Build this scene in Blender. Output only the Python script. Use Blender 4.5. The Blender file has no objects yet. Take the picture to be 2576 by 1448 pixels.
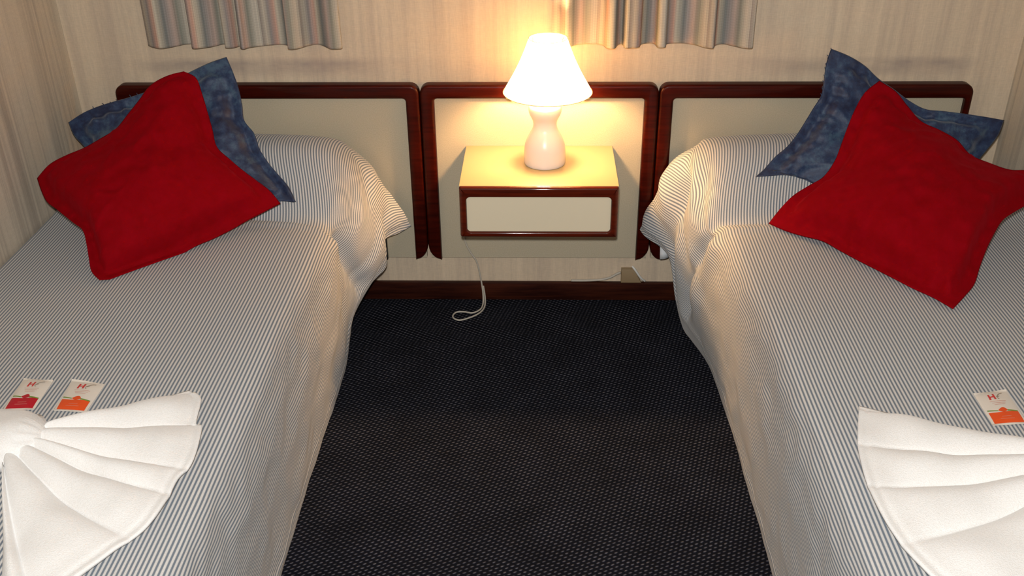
import bpy, bmesh, math, random
from mathutils import Vector, Matrix, noise
random.seed(4)
S = bpy.context.scene
COL = S.collection
PI = math.pi

# ------------------------------------------------------------------ camera
cam_d = bpy.data.cameras.new('camera')
cam = bpy.data.objects.new('camera', cam_d)
COL.objects.link(cam)
F = Vector((-0.02865848, 0.86902042, -0.49394554))
R = Vector((0.99957918, 0.02713392, -0.01025718))
U = Vector((-0.00448898, 0.49403164, 0.86943234))
cam.matrix_world = Matrix(((R.x, U.x, -F.x, 0.87567),
                           (R.y, U.y, -F.y, -2.84),
                           (R.z, U.z, -F.z, 1.67635),
                           (0, 0, 0, 1)))
cam_d.sensor_width = 36.0
cam_d.lens = 2458.0 / 2576.0 * 36.0
cam_d.clip_start = 0.02
S.camera = cam

# ------------------------------------------------------------------ world and light
w = bpy.data.worlds.new('world')
S.world = w
w.use_nodes = True
w.node_tree.nodes['Background'].inputs[0].default_value = (1.0, 0.85, 0.7, 1)
w.node_tree.nodes['Background'].inputs[1].default_value = 0.02
S.view_settings.view_transform = 'Standard'
S.view_settings.look = 'None'
S.view_settings.gamma = 1.0
S.view_settings.use_curve_mapping = False
S.view_settings.exposure = 0.0

def light(name, kind, loc, power, color, size=0.1, aim=None, shape=None, size_y=None):
    d = bpy.data.lights.new(name, kind)
    d.energy = power
    d.color = color
    if kind == 'AREA':
        d.size = size
        if size_y:
            d.shape = 'RECTANGLE'; d.size_y = size_y
    else:
        d.shadow_soft_size = size
    o = bpy.data.objects.new(name, d)
    COL.objects.link(o)
    o.location = loc
    if aim is not None:
        o.rotation_euler = (Vector(aim) - Vector(loc)).to_track_quat('-Z', 'Y').to_euler()
    return o

# the camera's own flash, just above the lens,
light('camera_flash', 'AREA', (0.86, -2.80, 1.76), 45.0, (1.0, 0.99, 0.975), 0.05, (0.87, 0.0, 0.25))


# ------------------------------------------------------------------ helpers
def tag(o, label=None, cat=None, group=None, kind=None):
    if label: o['label'] = label
    if cat: o['category'] = cat
    if group: o['group'] = group
    if kind: o['kind'] = kind
    return o

def thing(name, loc, label, cat, group=None):
    o = bpy.data.objects.new(name, None)
    COL.objects.link(o)
    o.location = loc
    o.empty_display_size = 0.05
    return tag(o, label, cat, group)

def root_loc(p):
    v = Vector((0, 0, 0))
    while p is not None:
        v += p.location
        p = p.parent
    return v

def mesh(name, verts, faces, mat, parent=None, smooth=True, uvs=None, mats=None, fmat=None):
    """verts in world coordinates; one mesh object"""
    off = root_loc(parent)
    me = bpy.data.meshes.new(name)
    me.from_pydata([Vector(v) - off for v in verts], [], faces)
    if mats:
        for m in mats: me.materials.append(m)
        for p, k in zip(me.polygons, fmat): p.material_index = k
    else:
        me.materials.append(mat)
    if uvs is not None:
        uvl = me.uv_layers.new(name='UVMap')
        for lp in me.loops:
            uvl.data[lp.index].uv = uvs[lp.vertex_index]
    me.update()
    if smooth:
        me.polygons.foreach_set('use_smooth', [True] * len(me.polygons))
    o = bpy.data.objects.new(name, me)
    COL.objects.link(o)
    if parent is not None:
        o.parent = parent
    return o

def from_bm(name, bm, mat, parent=None, smooth=False):
    bmesh.ops.recalc_face_normals(bm, faces=bm.faces)
    off = root_loc(parent)
    bmesh.ops.translate(bm, verts=bm.verts, vec=-off)
    me = bpy.data.meshes.new(name)
    bm.to_mesh(me); bm.free()
    me.materials.append(mat)
    me.polygons.foreach_set('use_smooth', [True] * len(me.polygons))
    me.set_sharp_from_angle(angle=math.radians(34))
    o = bpy.data.objects.new(name, me)
    COL.objects.link(o)
    if parent is not None:
        o.parent = parent
    return o

def box_bm(x0, x1, y0, y1, z0, z1, bev=0.0, seg=2, bm=None):
    bm = bm or bmesh.new()
    r = bmesh.ops.create_cube(bm, size=1.0)
    vs = r['verts']
    for v in vs:
        v.co = Vector(((x0 + x1) / 2 + v.co.x * (x1 - x0), (y0 + y1) / 2 + v.co.y * (y1 - y0), (z0 + z1) / 2 + v.co.z * (z1 - z0)))
    if bev > 0:
        es = list({e for v in vs for e in v.link_edges})
        bmesh.ops.bevel(bm, geom=es, offset=bev, segments=seg, affect='EDGES', profile=0.5)
    return bm

def box(name, x0, x1, y0, y1, z0, z1, mat, parent=None, bev=0.0, seg=2):
    return from_bm(name, box_bm(x0, x1, y0, y1, z0, z1, bev, seg), mat, parent)

def prism(name, pts, y0, y1, mat, parent=None, bev=0.0, seg=3, hole=None, hbev=None):
    """polygon in x,z extruded from y0 (front) to y1 (back); hole: same point count ring"""
    bm = bmesh.new()
    def ring(ps, y): return [bm.verts.new((p[0], y, p[1])) for p in ps]
    f, b = ring(pts, y0), ring(pts, y1)
    n = len(pts)
    for i in range(n):
        j = (i + 1) % n
        bm.faces.new((f[i], f[j], b[j], b[i]))
    if hole:
        hf, hb = ring(hole, y0), ring(hole, y1)
        for i in range(n):
            j = (i + 1) % n
            bm.faces.new((hf[i], hb[i], hb[j], hf[j]))
            bm.faces.new((f[i], hf[i], hf[j], f[j]))
            bm.faces.new((b[i], b[j], hb[j], hb[i]))
        if bev > 0:
            es = [e for e in bm.edges if all(abs(v.co.y - y0) < 1e-6 for v in e.verts) and
                  not (any(v in f for v in e.verts) and any(v in hf for v in e.verts))]
            if hbev:
                inn = [e for e in es if all(v in hf for v in e.verts)]
                es = [e for e in es if all(v in f for v in e.verts)]
                bmesh.ops.bevel(bm, geom=inn, offset=hbev, segments=5, affect='EDGES', profile=0.5)
            bmesh.ops.bevel(bm, geom=es, offset=bev, segments=seg, affect='EDGES', profile=0.5)
    else:
        ff = bm.faces.new(f[::-1]); bm.faces.new(b)
        if bev > 0:
            bmesh.ops.recalc_face_normals(bm, faces=bm.faces)
            es = [e for e in ff.edges]
            bmesh.ops.bevel(bm, geom=es, offset=bev, segments=seg, affect='EDGES', profile=0.5)
    return from_bm(name, bm, mat, parent, smooth=False)

def rounded_rect(x0, x1, z0, z1, r, n=5):
    pts = []
    for cx, cz, a in ((x1 - r, z1 - r, 0), (x0 + r, z1 - r, 90), (x0 + r, z0 + r, 180), (x1 - r, z0 + r, 270)):
        for k in range(n + 1):
            t = math.radians(a + 90 * k / n)
            pts.append((cx + r * math.cos(t), cz + r * math.sin(t)))
    return pts

def lathe(name, prof, cx, cy, mat, parent, n=64, wobble=None):
    """prof: list of (radius, z), world z"""
    vs, fs = [], []
    for k, (r, z) in enumerate(prof):
        for i in range(n):
            a = 2 * PI * i / n
            rr = r + (wobble(a, k) if wobble else 0)
            vs.append((cx + rr * math.cos(a), cy + rr * math.sin(a), z))
    for k in range(len(prof) - 1):
        for i in range(n):
            j = (i + 1) % n
            fs.append((k * n + i, k * n + j, (k + 1) * n + j, (k + 1) * n + i))
    if prof[0][0] < 0.002: pass
    o = mesh(name, vs, fs, mat, parent)
    return o

def tube(name, pts, rad, mat, parent=None, n=8, sub=6):
    P = smooth_line([Vector(p) for p in pts], sub)
    vs, fs = [], []
    up = Vector((0.13, 0.2, 0.97)).normalized()
    for i, p in enumerate(P):
        d = (P[min(i + 1, len(P) - 1)] - P[max(i - 1, 0)]).normalized()
        a = d.cross(up)
        if a.length < 1e-3: a = d.cross(Vector((1, 0, 0)))
        a.normalize(); b = d.cross(a)
        for k in range(n):
            t = 2 * PI * k / n
            vs.append(p + (a * math.cos(t) + b * math.sin(t)) * rad)
    for i in range(len(P) - 1):
        for k in range(n):
            j = (k + 1) % n
            fs.append((i * n + k, i * n + j, (i + 1) * n + j, (i + 1) * n + k))
    fs.append(tuple(range(n))[::-1]); fs.append(tuple((len(P) - 1) * n + k for k in range(n)))
    return mesh(name, vs, fs, mat, parent)

def cr(p0, p1, p2, p3, t):
    return 0.5 * ((2 * p1) + (p2 - p0) * t + (2 * p0 - 5 * p1 + 4 * p2 - p3) * t * t + (3 * p1 - p0 - 3 * p2 + p3) * t ** 3)

def smooth_line(P, sub):
    out = []
    n = len(P)
    for i in range(n - 1):
        for k in range(sub):
            out.append(cr(P[max(i - 1, 0)], P[i], P[i + 1], P[min(i + 2, n - 1)], k / sub))
    out.append(P[-1])
    return out

def sstep(a, b, x):
    t = max(0.0, min(1.0, (x - a) / (b - a)))
    return t * t * (3 - 2 * t)

# ------------------------------------------------------------------ materials
def mat(name, base=(0.5, 0.5, 0.5), rough=0.6, **kw):
    m = bpy.data.materials.new(name)
    m.use_nodes = True
    b = m.node_tree.nodes['Principled BSDF']
    b.inputs['Base Color'].default_value = (*base, 1)
    b.inputs['Roughness'].default_value = rough
    for k, v in kw.items():
        b.inputs[k].default_value = v
    return m, m.node_tree.nodes, m.node_tree.links, b

def N(nodes, kind, **kw):
    n = nodes.new(kind)
    for k, v in kw.items(): setattr(n, k, v)
    return n

def coords(nodes, links, scale=(1, 1, 1), rot=(0, 0, 0), src='Object'):
    tc = N(nodes, 'ShaderNodeTexCoord')
    mp = N(nodes, 'ShaderNodeMapping')
    mp.inputs['Scale'].default_value = scale
    mp.inputs['Rotation'].default_value = rot
    links.new(tc.outputs[src], mp.inputs[0])
    return mp.outputs[0]

def noise_n(nodes, links, vec, scale, detail=3, rough=0.5):
    n = N(nodes, 'ShaderNodeTexNoise')
    n.inputs['Scale'].default_value = scale
    n.inputs['Detail'].default_value = detail
    n.inputs['Roughness'].default_value = rough
    links.new(vec, n.inputs['Vector'])
    return n.outputs['Fac']

def ramp(nodes, links, fac, stops, interp='LINEAR'):
    r = N(nodes, 'ShaderNodeValToRGB')
    r.color_ramp.interpolation = interp
    e = r.color_ramp.elements
    while len(e) < len(stops): e.new(0.5)
    for k, (p, c) in enumerate(stops):
        e[k].position = p
        e[k].color = (*c, 1) if not isinstance(c, float) else (c, c, c, 1)
    links.new(fac, r.inputs[0])
    return r.outputs[0]

def mix(nodes, links, a, b, fac, mode='MIX'):
    m = N(nodes, 'ShaderNodeMix', data_type='RGBA', blend_type=mode)
    for s, v in ((6, a), (7, b), (0, fac)):
        if isinstance(v, (int, float)): m.inputs[s].default_value = v
        elif isinstance(v, tuple): m.inputs[s].default_value = (*v, 1)
        else: links.new(v, m.inputs[s])
    return m.outputs[2]

def math_n(nodes, links, op, a, b=0.0, clamp=False):
    m = N(nodes, 'ShaderNodeMath', operation=op)
    m.use_clamp = clamp
    for s, v in ((0, a), (1, b)):
        if isinstance(v, (int, float)): m.inputs[s].default_value = v
        else: links.new(v, m.inputs[s])
    return m.outputs[0]

def bump(nodes, links, b, h, strength=0.3, dist=0.002):
    n = N(nodes, 'ShaderNodeBump')
    n.inputs['Strength'].default_value = strength
    n.inputs['Distance'].default_value = dist
    links.new(h, n.inputs['Height'])
    links.new(n.outputs[0], b.inputs['Normal'])

def wallpaper(name, base, streak, streak_scale, grey_band=False):
    m, nd, lk, b = mat(name, base, 0.75)
    v1 = coords(nd, lk, streak_scale)
    s1 = noise_n(nd, lk, v1, 1.0, 4, 0.62)
    s2 = noise_n(nd, lk, coords(nd, lk, tuple(c * 3.3 for c in streak_scale)), 1.0, 2, 0.5)
    tone = math_n(nd, lk, 'ADD', math_n(nd, lk, 'MULTIPLY', s1, 0.65), math_n(nd, lk, 'MULTIPLY', s2, 0.35))
    c = ramp(nd, lk, tone, [(0.36, streak), (0.52, base), (0.64, tuple(min(1, x * 1.08) for x in base))])
    # woven linen grain
    wv = noise_n(nd, lk, coords(nd, lk, (900, 900, 60)), 1.0, 1)
    wh = noise_n(nd, lk, coords(nd, lk, (60, 60, 900)), 1.0, 1)
    g = math_n(nd, lk, 'ADD', math_n(nd, lk, 'MULTIPLY', wv, 0.5), math_n(nd, lk, 'MULTIPLY', wh, 0.5))
    c = mix(nd, lk, c, ramp(nd, lk, g, [(0.35, 0.86), (0.65, 1.0)]), 1.0, 'MULTIPLY')
    if grey_band:  # blotchy greyish band across the wall just above the headboards
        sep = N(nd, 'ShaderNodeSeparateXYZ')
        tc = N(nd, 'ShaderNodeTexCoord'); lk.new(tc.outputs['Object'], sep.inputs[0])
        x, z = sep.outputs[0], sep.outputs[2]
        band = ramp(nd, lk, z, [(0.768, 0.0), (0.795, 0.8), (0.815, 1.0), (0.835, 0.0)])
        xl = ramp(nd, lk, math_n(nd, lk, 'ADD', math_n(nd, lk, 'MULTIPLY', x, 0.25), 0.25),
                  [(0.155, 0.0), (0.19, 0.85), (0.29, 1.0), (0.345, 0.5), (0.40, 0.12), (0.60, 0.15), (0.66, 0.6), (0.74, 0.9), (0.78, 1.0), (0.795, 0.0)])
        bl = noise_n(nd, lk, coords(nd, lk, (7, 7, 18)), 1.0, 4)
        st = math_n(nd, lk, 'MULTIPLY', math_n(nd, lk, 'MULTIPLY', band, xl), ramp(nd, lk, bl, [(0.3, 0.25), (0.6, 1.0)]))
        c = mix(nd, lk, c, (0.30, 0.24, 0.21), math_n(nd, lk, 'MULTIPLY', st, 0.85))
    lk.new(c, b.inputs['Base Color'])
    bump(nd, lk, b, g, 0.25, 0.0006)
    return m

M = {}
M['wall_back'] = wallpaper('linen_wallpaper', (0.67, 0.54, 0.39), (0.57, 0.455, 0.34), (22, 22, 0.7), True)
M['wall_side'] = wallpaper('streaked_wallpaper', (0.67, 0.58, 0.45), (0.47, 0.40, 0.315), (26, 26, 0.35))
M['plain'] = mat('ceiling_paint', (0.22, 0.20, 0.18), 0.9)[0]
M['front'] = mat('front_wall_panelling', (0.12, 0.09, 0.07), 0.8)[0]

# carpet: dark navy twill with short pale dashes
m, nd, lk, b = mat('carpet_twill', (0.012, 0.013, 0.02), 0.95)
vec = coords(nd, lk, (1, 1, 1), (0, 0, math.radians(-27)))
wob = N(nd, 'ShaderNodeTexNoise'); wob.inputs['Scale'].default_value = 60; lk.new(vec, wob.inputs['Vector'])
vadd = N(nd, 'ShaderNodeVectorMath', operation='MULTIPLY_ADD')
lk.new(wob.outputs['Color'], vadd.inputs[0]); vadd.inputs[1].default_value = (0.003, 0.003, 0); lk.new(vec, vadd.inputs[2])
sp = N(nd, 'ShaderNodeSeparateXYZ'); lk.new(vadd.outputs[0], sp.inputs[0])
row = math_n(nd, lk, 'MULTIPLY', sp.outputs[1], 1 / 0.0098)
rid = math_n(nd, lk, 'FLOOR', math_n(nd, lk, 'ADD', row, 0.5))
colp = math_n(nd, lk, 'ADD', math_n(nd, lk, 'MULTIPLY', sp.outputs[0], 1 / 0.0150), math_n(nd, lk, 'MULTIPLY', rid, 0.40))
ca = math_n(nd, lk, 'MULTIPLY_ADD', math_n(nd, lk, 'COSINE', math_n(nd, lk, 'MULTIPLY', row, 2 * PI)), 0.5); ca.node.inputs[2].default_value = 0.5
cb = math_n(nd, lk, 'MULTIPLY_ADD', math_n(nd, lk, 'COSINE', math_n(nd, lk, 'MULTIPLY', colp, 2 * PI)), 0.5); cb.node.inputs[2].default_value = 0.5
dash = math_n(nd, lk, 'MULTIPLY', math_n(nd, lk, 'POWER', ca, 1.6), math_n(nd, lk, 'POWER', cb, 0.8))
var = noise_n(nd, lk, coords(nd, lk, (1, 1, 1)), 130, 2)
vm = math_n(nd, lk, 'MULTIPLY', dash, math_n(nd, lk, 'ADD', math_n(nd, lk, 'MULTIPLY', var, 1.3), 0.35))
c = ramp(nd, lk, vm, [(0.10, (0.0034, 0.0044, 0.0082)), (0.40, (0.0145, 0.0155, 0.022)), (0.85, (0.094, 0.094, 0.115))])
big = noise_n(nd, lk, coords(nd, lk, (1, 1, 1)), 9, 3)
c = mix(nd, lk, c, ramp(nd, lk, big, [(0.3, 0.75), (0.7, 1.2)]), 1.0, 'MULTIPLY')
lk.new(c, b.inputs['Base Color'])
b.inputs['Specular IOR Level'].default_value = 0.1
bump(nd, lk, b, dash, 0.7, 0.003)
M['carpet'] = m

def wood(name, axis_scale, c0=(0.022, 0.0016, 0.0004), c1=(0.046, 0.0034, 0.0008), coat=0.16):
    m, nd, lk, b = mat(name, c0, 0.38, **{'Specular IOR Level': 0.10})
    g = noise_n(nd, lk, coords(nd, lk, axis_scale), 1.0, 5, 0.6)
    c = ramp(nd, lk, g, [(0.35, c0), (0.62, c1)])
    lk.new(c, b.inputs['Base Color'])
    b.inputs['Coat Weight'].default_value = coat
    b.inputs['Coat Roughness'].default_value = 0.06
    bump(nd, lk, b, g, 0.05, 0.001)
    return m
M['wood_h'] = wood('mahogany_grain_along', (6, 60, 90))
M['wood_gloss'] = wood('polished_mahogany', (6, 60, 90), (0.05, 0.005, 0.001), (0.10, 0.010, 0.002), 0.7)
M['wood_base'] = wood('dark_skirting_wood', (5, 60, 70), (0.018, 0.0045, 0.003), (0.05, 0.012, 0.006))

m, nd, lk, b = mat('cream_laminate', (0.62, 0.55, 0.43), 0.5)
g = noise_n(nd, lk, coords(nd, lk, (300, 300, 300)), 1.0, 2)
c = ramp(nd, lk, g, [(0.3, (0.44, 0.385, 0.275)), (0.7, (0.51, 0.445, 0.325))])
lk.new(c, b.inputs['Base Color']); bump(nd, lk, b, g, 0.04, 0.0004)
M['panel'] = m
M['drawer'] = mat('pale_drawer_laminate', (0.72, 0.63, 0.46), 0.45)[0]
M['laminate'] = mat('glossy_cream_laminate', (0.42, 0.34, 0.185), 0.28)[0]
M['black'] = mat('black_lacquer', (0.01, 0.008, 0.008), 0.4)[0]

# lamp
M['ceramic'] = mat('glazed_ceramic', (0.86, 0.76, 0.70), 0.32, **{'Coat Weight': 0.4})[0]
m, nd, lk, b = mat('lamp_shade_cloth', (0.85, 0.74, 0.50), 0.8)
tr = N(nd, 'ShaderNodeBsdfTranslucent'); tr.inputs[0].default_value = (0.82, 0.71, 0.46, 1)
ms = N(nd, 'ShaderNodeMixShader'); ms.inputs[0].default_value = 0.55
lk.new(b.outputs[0], ms.inputs[1]); lk.new(tr.outputs[0], ms.inputs[2])
lk.new(ms.outputs[0], nd['Material Output'].inputs[0])
M['shade'] = m
M['shade_trim'] = mat('shade_edge_tape', (0.42, 0.28, 0.12), 0.7)[0]
m, nd, lk, b = mat('glowing_bulb', (1, 1, 1), 0.5)
b.inputs['Emission Color'].default_value = (1.0, 0.59, 0.27, 1)
b.inputs['Emission Strength'].default_value = 920.0
M['bulb'] = m
M['brass'] = mat('socket_brass', (0.55, 0.38, 0.14), 0.35, Metallic=1.0)[0]
M['cord'] = mat('cream_flex', (0.48, 0.44, 0.37), 0.5)[0]

# bedspread: UV.x in metres across the cloth
def spread_mat(name, phase):
    m, nd, lk, b = mat(name, (0.5, 0.5, 0.5), 0.85)
    tc = N(nd, 'ShaderNodeTexCoord'); sp = N(nd, 'ShaderNodeSeparateXYZ'); lk.new(tc.outputs['UV'], sp.inputs[0])
    ph = math_n(nd, lk, 'MULTIPLY', sp.outputs[0], 1.0 / 0.0083)
    fr = math_n(nd, lk, 'FRACT', math_n(nd, lk, 'ADD', ph, phase))
    tri = math_n(nd, lk, 'ABSOLUTE', math_n(nd, lk, 'SUBTRACT', fr, 0.5))
    cst = ramp(nd, lk, tri, [(0.14, (0.160, 0.192, 0.232)), (0.34, (0.655, 0.635, 0.605))])
    g = noise_n(nd, lk, coords(nd, lk, (700, 700, 1), src='UV'), 1.0, 2)
    c = mix(nd, lk, cst, ramp(nd, lk, g, [(0.3, 0.86), (0.7, 1.06)]), 1.0, 'MULTIPLY')
    lk.new(c, b.inputs['Base Color'])
    b.inputs['Sheen Weight'].default_value = 0.15
    b.inputs['Specular IOR Level'].default_value = 0.2
    bump(nd, lk, b, g, 0.3, 0.0006)
    return m
M['spread'] = spread_mat('blue_striped_cotton', 0.0)
M['sheet'] = mat('white_sheet_cotton', (0.75, 0.78, 0.80), 0.85)[0]

def red_mat():
    m, nd, lk, b = mat('red_brushed_cloth', (0.40, 0.004, 0.008), 0.8)
    g = noise_n(nd, lk, coords(nd, lk, (1, 1, 1)), 500, 2)
    g2 = noise_n(nd, lk, coords(nd, lk, (1, 1, 1)), 30, 5)
    c = ramp(nd, lk, g2, [(0.3, (0.215, 0.0006, 0.003)), (0.7, (0.25, 0.0008, 0.005))])
    lk.new(c, b.inputs['Base Color'])
    b.inputs['Sheen Weight'].default_value = 0.12
    b.inputs['Sheen Tint'].default_value = (1, 0.02, 0.05, 1)
    b.inputs['Specular IOR Level'].default_value = 0.04
    bump(nd, lk, b, g, 0.35, 0.001)
    return m
M['red'] = red_mat()
m, nd, lk, b = mat('mottled_blue_satin', (0.03, 0.08, 0.2), 0.55)
g = noise_n(nd, lk, coords(nd, lk, (1, 1, 1)), 34, 7, 0.72)
g2 = noise_n(nd, lk, coords(nd, lk, (1, 1, 1)), 7, 2, 0.5)
t = math_n(nd, lk, 'ADD', math_n(nd, lk, 'MULTIPLY', g, 0.65), math_n(nd, lk, 'MULTIPLY', g2, 0.35))
c = ramp(nd, lk, t, [(0.40, (0.003, 0.009, 0.042)), (0.51, (0.012, 0.030, 0.085)), (0.61, (0.042, 0.085, 0.14))])
lk.new(c, b.inputs['Base Color'])
b.inputs['Sheen Weight'].default_value = 0.2
bump(nd, lk, b, g, 0.5, 0.003)
M['blue'] = m

m, nd, lk, b = mat('white_terry', (0.90, 0.89, 0.86), 0.95)
g = noise_n(nd, lk, coords(nd, lk, (1, 1, 1)), 420, 3)
lk.new(ramp(nd, lk, g, [(0.3, (0.82, 0.80, 0.765)), (0.6, (0.89, 0.88, 0.86))]), b.inputs['Base Color'])
b.inputs['Sheen Weight'].default_value = 0.3
bump(nd, lk, b, g, 0.4, 0.0025)
M['towel'] = m

# curtain: UV.x metres along the cloth
m, nd, lk, b = mat('striped_curtain_cloth', (0.4, 0.36, 0.33), 0.85)
v = coords(nd, lk, (1, 1, 1), src='UV')
sp = N(nd, 'ShaderNodeSeparateXYZ'); lk.new(v, sp.inputs[0])
fr = math_n(nd, lk, 'FRACT', math_n(nd, lk, 'MULTIPLY', sp.outputs[0], 1 / 0.145))
c = ramp(nd, lk, fr, [(0.0, (0.33, 0.28, 0.24)), (0.10, (0.54, 0.47, 0.37)), (0.19, (0.32, 0.28, 0.26)), (0.30, (0.60, 0.36, 0.27)),
                      (0.36, (0.62, 0.55, 0.43)), (0.50, (0.22, 0.23, 0.215)), (0.58, (0.38, 0.33, 0.30)), (0.68, (0.56, 0.42, 0.35)),
                      (0.78, (0.27, 0.27, 0.22)), (0.90, (0.56, 0.51, 0.42))])
fine = noise_n(nd, lk, coords(nd, lk, (260, 1.2, 1), src='UV'), 1.0, 2)
dash = N(nd, 'ShaderNodeTexChecker'); dash.inputs['Scale'].default_value = 1
lk.new(coords(nd, lk, (60, 260, 1), src='UV'), dash.inputs[0])
dash.inputs['Color1'].default_value = (0.94, 0.93, 0.93, 1); dash.inputs['Color2'].default_value = (1, 1, 1, 1)
c = mix(nd, lk, c, ramp(nd, lk, fine, [(0.3, 0.8), (0.7, 1.15)]), 1.0, 'MULTIPLY')
c = mix(nd, lk, c, dash.outputs[0], 1.0, 'MULTIPLY')
lk.new(c, b.inputs['Base Color'])
tr = N(nd, 'ShaderNodeBsdfTranslucent'); lk.new(c, tr.inputs[0])
ms = N(nd, 'ShaderNodeMixShader'); ms.inputs[0].default_value = 0.15
lk.new(b.outputs[0], ms.inputs[1]); lk.new(tr.outputs[0], ms.inputs[2]); lk.new(ms.outputs[0], nd['Material Output'].inputs[0])
M['curtain'] = m

M['paper'] = mat('sachet_paper', (0.74, 0.68, 0.60), 0.45)[0]
M['p_crimson'] = mat('crimson_print', (0.46, 0.004, 0.018), 0.4)[0]
M['p_orange'] = mat('orange_print', (0.78, 0.085, 0.012), 0.4)[0]
M['p_red'] = mat('red_print', (0.60, 0.04, 0.04), 0.4)[0]
M['p_green'] = mat('green_print', (0.16, 0.28, 0.04), 0.4)[0]
M['p_grey'] = mat('grey_print', (0.30, 0.24, 0.17), 0.4)[0]
M['p_pink'] = mat('pale_red_print', (0.62, 0.30, 0.24), 0.4)[0]
M['tan'] = mat('tan_plastic', (0.30, 0.215, 0.12), 0.5)[0]
M['rail'] = mat('white_rail', (0.7, 0.68, 0.62), 0.4)[0]

# ------------------------------------------------------------------ setting
XL, XR, YB, YF, ZC = -0.555, 2.285, 0.045, -3.6, 2.3
def struct(name, x0, x1, y0, y1, z0, z1, m, bev=0):
    return tag(box(name, x0, x1, y0, y1, z0, z1, m, bev=bev), kind='structure')
struct('floor', XL - 0.1, XR + 0.1, YF - 0.1, YB + 0.1, -0.1, 0, M['carpet'])
struct('ceiling', XL - 0.1, XR + 0.1, YF - 0.1, YB + 0.1, ZC, ZC + 0.1, M['plain'])
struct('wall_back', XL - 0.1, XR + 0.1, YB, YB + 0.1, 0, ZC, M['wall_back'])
struct('wall_front', XL - 0.1, XR + 0.1, YF - 0.1, YF, 0, ZC, M['front'])
struct('wall_left', XL - 0.1, XL, YF, YB, 0, ZC, M['wall_side'])
struct('wall_right', XR, XR + 0.1, YF, YB, 0, ZC, M['wall_side'])
struct('baseboard_back', XL, XR, 0.028, YB, 0, 0.066, M['wood_base'], 0.003)

# ------------------------------------------------------------------ headboards
ZT, ZI, ZB = 0.759, 0.716, 0.165
def headboard(name, x0, x1, wl, wr, label, cat, grp=None):
    root = thing(name, ((x0 + x1) / 2, 0.02, ZB), label, cat, grp)
    r, ri, g = 0.028, 0.010, 0.0012
    x0 += g; x1 -= g
    pts = []
    def arc(cx, cz, rx, rz, a0, a1, n=6):
        for k in range(n + 1):
            t = math.radians(a0 + (a1 - a0) * k / n)
            pts.append((cx + rx * math.cos(t), cz + rz * math.sin(t)))
    # up the outside from the pointed foot, over the top, down, then back along the inside
    bl, br = wl - 0.003, wr - 0.003
    pts.append((x0 + wl, ZB))
    arc(x0 + bl, ZB + 0.055, bl, 0.052, 265, 180, 6)
    arc(x0 + r, ZT - r, r, r, 180, 90)
    arc(x1 - r, ZT - r, r, r, 90, 0)
    arc(x1 - br, ZB + 0.055, br, 0.052, 0, -85, 6)
    pts.append((x1 - wr, ZB))
    arc(x1 - wr - ri, ZI - ri, ri, ri, 0, 90, 4)
    arc(x0 + wl + ri, ZI - ri, ri, ri, 90, 180, 4)
    fr = prism('frame', pts[::-1], 0.0, 0.034, M['wood_h'], root, bev=0.009, seg=4)
    box('panel', x0 + 0.006, x1 - 0.006, 0.020, 0.036, ZB + 0.002, ZT - 0.012, M['panel'], root)
    return root
GL, GR = 0.5085, 1.2313
hb_l = headboard('headboard', GL - 0.93, GL, 0.020, 0.042, 'cream headboard panel in dark wood frame, behind the bed left of the lamp', 'headboard', 'wall headboards in dark wood frames')
hb_r = headboard('headboard', GR, GR + 0.93, 0.042, 0.020, 'cream headboard panel in dark wood frame, behind the bed right of the lamp', 'headboard', 'wall headboards in dark wood frames')
hb_c = headboard('headboard', GL, GR, 0.042, 0.042, 'narrower cream wall panel in dark wood frame, behind the lamp and nightstand', 'headboard', 'wall headboards in dark wood frames')
box('mounting_strip', 0.356, 0.373, 0.004, 0.0196, ZB, 0.32, M['black'], hb_l, 0.002)

# ------------------------------------------------------------------ nightstand
NX0, NX1, NY, NZ, NZB = 0.644, 1.0977, -0.302, 0.560, 0.4015
ns = thing('nightstand', ((NX0 + NX1) / 2, 0.019, NZB), 'wall-hung nightstand with cream top and dark framed drawer under the lamp', 'nightstand')
outer = rounded_rect(NX0, NX1, NZB, NZ - 0.0005, 0.006, 5)
inner = rounded_rect(NX0 + 0.020, NX1 - 0.020, NZB + 0.017, NZ - 0.032, 0.012, 5)
prism('front_frame', outer, NY, NY + 0.022, M['wood_gloss'], ns, bev=0.0088, seg=6, hole=inner, hbev=0.0060)
box('drawer', NX0 + 0.0205, NX1 - 0.0205, NY + 0.007, NY + 0.021, NZB + 0.0175, NZ - 0.0325, M['drawer'], ns)
bm = box_bm(NX0 + 0.002, NX1 - 0.002, NY + 0.0225, 0.0195, NZB + 0.002, NZ - 0.0135)
from_bm('body', bm, M['panel'], ns)
box('top', NX0, NX1, NY + 0.0105, 0.0195, NZ - 0.013, NZ, M['laminate'], ns, 0.0015)

# ------------------------------------------------------------------ table lamp
LX, LY = 0.888, -0.118
lamp = thing('table_lamp', (LX, LY, NZ), 'lit table lamp with cream cone shade and white ceramic base on the nightstand', 'lamp')
z0 = NZ + 0.0005
prof = [(0.001, z0), (0.055, z0), (0.0605, z0 + 0.003), (0.062, z0 + 0.008), (0.0615, z0 + 0.03), (0.0605, z0 + 0.047), (0.0580, z0 + 0.062), (0.0525, z0 + 0.077),
        (0.0465, z0 + 0.089), (0.0405, z0 + 0.100), (0.0362, z0 + 0.110), (0.0345, z0 + 0.122), (0.0365, z0 + 0.134), (0.043, z0 + 0.147),
        (0.0475, z0 + 0.158), (0.0485, z0 + 0.170), (0.044, z0 + 0.180), (0.037, z0 + 0.190), (0.024, z0 + 0.197), (0.012, z0 + 0.200), (0.001, z0 + 0.200)]
sp_ = smooth_line([Vector((r, z, 0)) for r, z in prof], 3)
lathe('lamp_base', [(max(0.0008, p.x), p.y) for p in sp_], LX, LY, M['ceramic'], lamp)
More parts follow.
